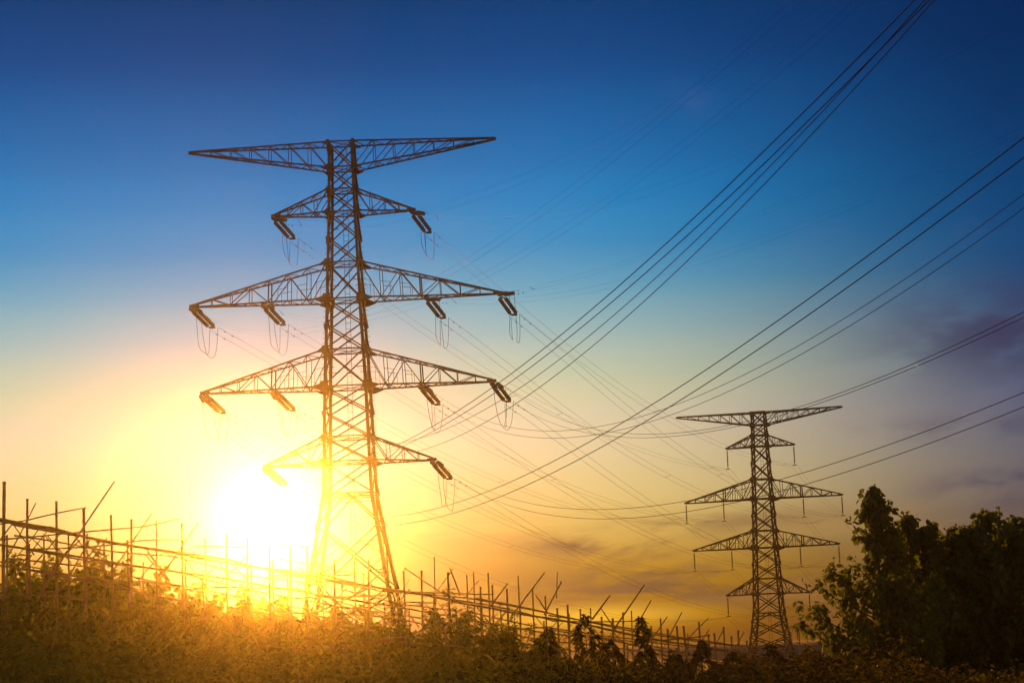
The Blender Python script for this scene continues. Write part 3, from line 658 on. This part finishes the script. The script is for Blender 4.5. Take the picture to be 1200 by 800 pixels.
# ground cover of weeds and grass: nobody could count it
def weeds():
    rg = np.random.default_rng(3); P = []; Dr = []; SZ = []
    n = 6800
    Y = 29 + 19 * rg.uniform(0, 1, n) ** .9; X = rg.uniform(-.29, .29, n) * Y
    for x, y in zip(X, Y):
        pxx = 600 + x / y * 2400
        lump = math.sin(x * 1.9 + y * .7) * math.sin(y * 1.3 - x * .6) + .6 * math.sin(x * 4.1 + 1.0 + y * 2.3)
        h = float(np.interp(pxx, [0, 120, 300, 450, 650, 800, 950, 1200], [1.9, 1.78, 1.6, 1.28, .98, 1.0, 1.3, 1.1])) * (.44 + .34 * rg.random() ** 2 + .2 * lump)
        if rg.random() < .05: h *= 1.32
        m = 14; g = float(gz(x, y)); u = rg.uniform(.12, 1, m)
        lean = rg.normal(size=2) * .26 * h
        k = .05 + .09 * (1 - u)
        P.append(np.stack([x + lean[0] * u ** 2 + rg.normal(size=m) * k, y + lean[1] * u ** 2 + rg.normal(size=m) * k, g + h * u], 1))
        Dr.append(unit(rg.normal(size=(m, 3)) * [1, 1, .45] + [0, 0, .5])); SZ.append(rg.uniform(.05, .13, m) * (.7 + .6 * rg.random()))
    n = 5000
    y = rg.uniform(30, 48, n); x = rg.uniform(-.29, .06, n) * y; pg = 600 + x / y * 2400
    cl = .5 + .5 * np.sin(x * 2.3 + y * 1.1) * np.sin(y * 1.7 - x)
    keep = rg.random(n) < cl; x, y, pg = x[keep], y[keep], pg[keep]; n = len(x)
    hg = np.interp(pg, [0, 120, 300, 450, 650, 800], [1.75, 1.65, 1.55, 1.25, .95, .9])
    u = rg.uniform(.25, .8, n)
    L_ = hg * rg.uniform(.18, .4, n)
    go = leaves_obj('grass', np.stack([x, y, gz(x, y) + hg * u], 1), unit(rg.normal(size=(n, 3)) * [.5, .5, .2] + [0, 0, 1.]), L_, .009 + .008 * rg.random(n), LEAF_G, None, .28, rg)
    go['kind'] = 'stuff'; go['label'] = 'tall feathery grass blades standing among the weeds at left and centre'; go['category'] = 'grass'
    P = np.stack(P); Dr = np.stack(Dr); SZ = np.stack(SZ)
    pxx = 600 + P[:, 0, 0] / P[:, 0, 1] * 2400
    dk = rg.uniform(470, 760, len(P)) < pxx  # weeds towards the right take the dark leaf colour to imitate shade
    for msk, nm, mt_, lab in ((~dk, 'weeds', LEAF_W, 'dense sunlit weeds covering the slope below the left trellises'), (dk, 'shade_tinted_weeds', LEAF_D, 'leafy weeds below the right trellis and the trees, shade put into their colour')):
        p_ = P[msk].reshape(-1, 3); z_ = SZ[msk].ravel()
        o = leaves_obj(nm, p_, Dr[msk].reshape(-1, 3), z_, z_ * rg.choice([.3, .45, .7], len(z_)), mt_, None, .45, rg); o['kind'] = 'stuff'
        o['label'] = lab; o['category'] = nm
weeds()

# ------------------------------------------------------------------ trees on the right
def tree(label, px, py, D, prof, n_br, seed, leaves=46, extra=(), shoots=7):
    rg = np.random.default_rng(seed); top = at(px, py, D); x = top[0]; g = float(gz(x, D)); H = top[2] - g
    root = thing('leafy_tree', label, 'tree', (x, D, g), 'young trees on the right')
    tr = MB(); t = np.linspace(0, 1, 12)
    c = np.stack([np.sin(t * 2.6 + seed) * .10 * H * .25, np.cos(t * 2.1 + seed) * .05 * H * .25, t * H * .985 - .15], 1); c[:, :2] -= c[0, :2] * (1 - t)[:, None]
    c[:, 0] -= c[-1, 0] * t
    tr.tube(c, np.interp(t, [0, 1], [.07 * H / 5, .008]), 7); tr.build('trunk', BARK, root, True)
    lb = MB(); P = []; Dr = []
    def branch(p0, e, r, n_l, up):
        ln = np.linalg.norm(e - p0); tt = np.linspace(0, 1, 6)[:, None]
        cc = p0 + (e - p0) * tt; cc[:, 2:] -= np.sin(tt * math.pi) * ln * up
        lb.tube(cc, np.linspace(r, .004, 6), 4)
        m = max(3, int(n_l)); u = 1 - rg.uniform(0, .72, m) ** 1.25
        pp = np.stack([np.interp(u, tt[:, 0], cc[:, k]) for k in range(3)], 1)
        d = unit(rg.normal(size=(m, 3)) + [0, 0, -.1]); P.append(pp + d * rg.uniform(.01, .09, (m, 1))); Dr.append(d)
        return cc
    for i in range(n_br + len(extra)):
        if i < n_br:
            f = .10 + .88 * ((i + rg.random()) / n_br); a = rg.uniform(0, 2 * math.pi); rad = float(np.interp(f, [q[0] for q in prof], [q[1] for q in prof])) * rg.uniform(.6, 1.12)
            ez = f * H + rad * rg.uniform(.1, .55)
        else:
            exx, f, rad = extra[i - n_br]; a = exx; ez = f * H + .1
        p0z = max(.06 * H, f * H - rad * rg.uniform(.35, .7)); fz_ = p0z / H
        p0 = np.array([np.interp(fz_, t, c[:, 0]), np.interp(fz_, t, c[:, 1]), p0z]); e = np.array([p0[0] + math.cos(a) * rad, p0[1] + math.sin(a) * rad, min(ez, H * 1.0)])
        cc = branch(p0, e, .012 + .012 * rad, leaves * .18, .10)
        for j in range(int(3 + rad * 2.6)):
            u = rg.uniform(.3, 1.0); q = cc[0] + (cc[-1] - cc[0]) * u; q = np.array([np.interp(u, np.linspace(0, 1, 6), cc[:, k]) for k in range(3)])
            e2 = q + unit(np.array([math.cos(a) * .6, math.sin(a) * .6, .75]) + rg.normal(size=3) * .42) * rg.uniform(.25, .75) * min(1.0, .42 + rad * .75)
            branch(q, e2, .006, leaves * .22, .03)
    for i in range(shoots):       # upright shoots that stand out of the crown
        a = rg.uniform(0, 2 * math.pi); q = rg.uniform(.1, .75); f = rg.uniform(.62, .86); rad = float(np.interp(f, [k_[0] for k_ in prof], [k_[1] for k_ in prof])) * q
        p0 = np.array([math.cos(a) * rad, math.sin(a) * rad, f * H - .3]); branch(p0, p0 + [math.cos(a) * .15, math.sin(a) * .15, rg.uniform(.5, 1.0) * min(1.0, H * (1.02 - f) + .2)], .008, leaves * .6, 0)
    # leading shoot
    branch(c[-3], c[-1] + [0, 0, .1], .006, leaves * 1.2, 0)
    lb.build('limbs', BARK, root, True)
    P = np.concatenate(P); Dr = np.concatenate(Dr); sz = .18 * rg.uniform(.55, 1.25, len(P))
    leaves_obj('crown', P, Dr, sz, sz * .9, LEAF_T, root, .3, rg)
    return root
tree('tallest leafy tree, its slim top rising beside the far pylon', 1021, 574, 55, [(0, .5), (.15, 1.5), (.35, 1.9), (.5, 1.15), (.65, .7), (.8, .42), (.92, .2), (1, .03)], 84, 1, 36,
     [(math.pi, .36, 2.15), (math.pi * .98, .42, 2.0), (math.pi * 1.03, .30, 1.7), (math.pi, .5, 1.55), (math.pi * .95, .56, 1.25)], 2)
tree('slim tree with a pointed shoot right behind the tallest tree', 1064, 606, 58, [(0, .5), (.2, 1.4), (.5, 1.1), (.75, .38), (.9, .15), (1, .05)], 50, 2, 44)
tree('round topped tree in the middle of the dark tree group', 1086, 616, 57, [(0, .5), (.2, 1.4), (.5, 1.2), (.78, .45), (.92, .2), (1, .05)], 54, 3, 46)
tree('lowest crowned tree, at the dip in the dark tree group', 1116, 621, 58, [(0, .5), (.2, 1.5), (.5, 1.4), (.8, .6), (.93, .25), (1, .05)], 54, 4, 46)
tree('broad dark tree with a full rounded crown near the right edge', 1154, 604, 57, [(0, .5), (.2, 1.7), (.5, 1.9), (.75, 1.0), (.9, .45), (1, .1)], 74, 5, 50)
tree('dark tree cut by the right edge of the view', 1200, 610, 58, [(0, .5), (.2, 1.7), (.5, 1.8), (.75, .85), (.9, .32), (1, .1)], 70, 6, 48)
tree('shaded tree filling the gap behind the low crowned tree', 1137, 630, 62, [(0, .5), (.2, 1.8), (.5, 1.9), (.75, 1.2), (.9, .6), (1, .2)], 64, 8, 50)
tree('shaded bushy tree in front of the slim tree, below the tallest top', 1050, 680, 52, [(0, .5), (.2, 1.4), (.5, 1.4), (.75, .8), (.9, .4), (1, .2)], 46, 9, 48)

for o in list(bpy.data.objects):        # bring the near slope to its size
    if o not in BEFORE and o.parent is None:
        o.location = tuple(CAM + (np.array(o.location) - CAM) * FS); o.scale = (FS, FS, FS)
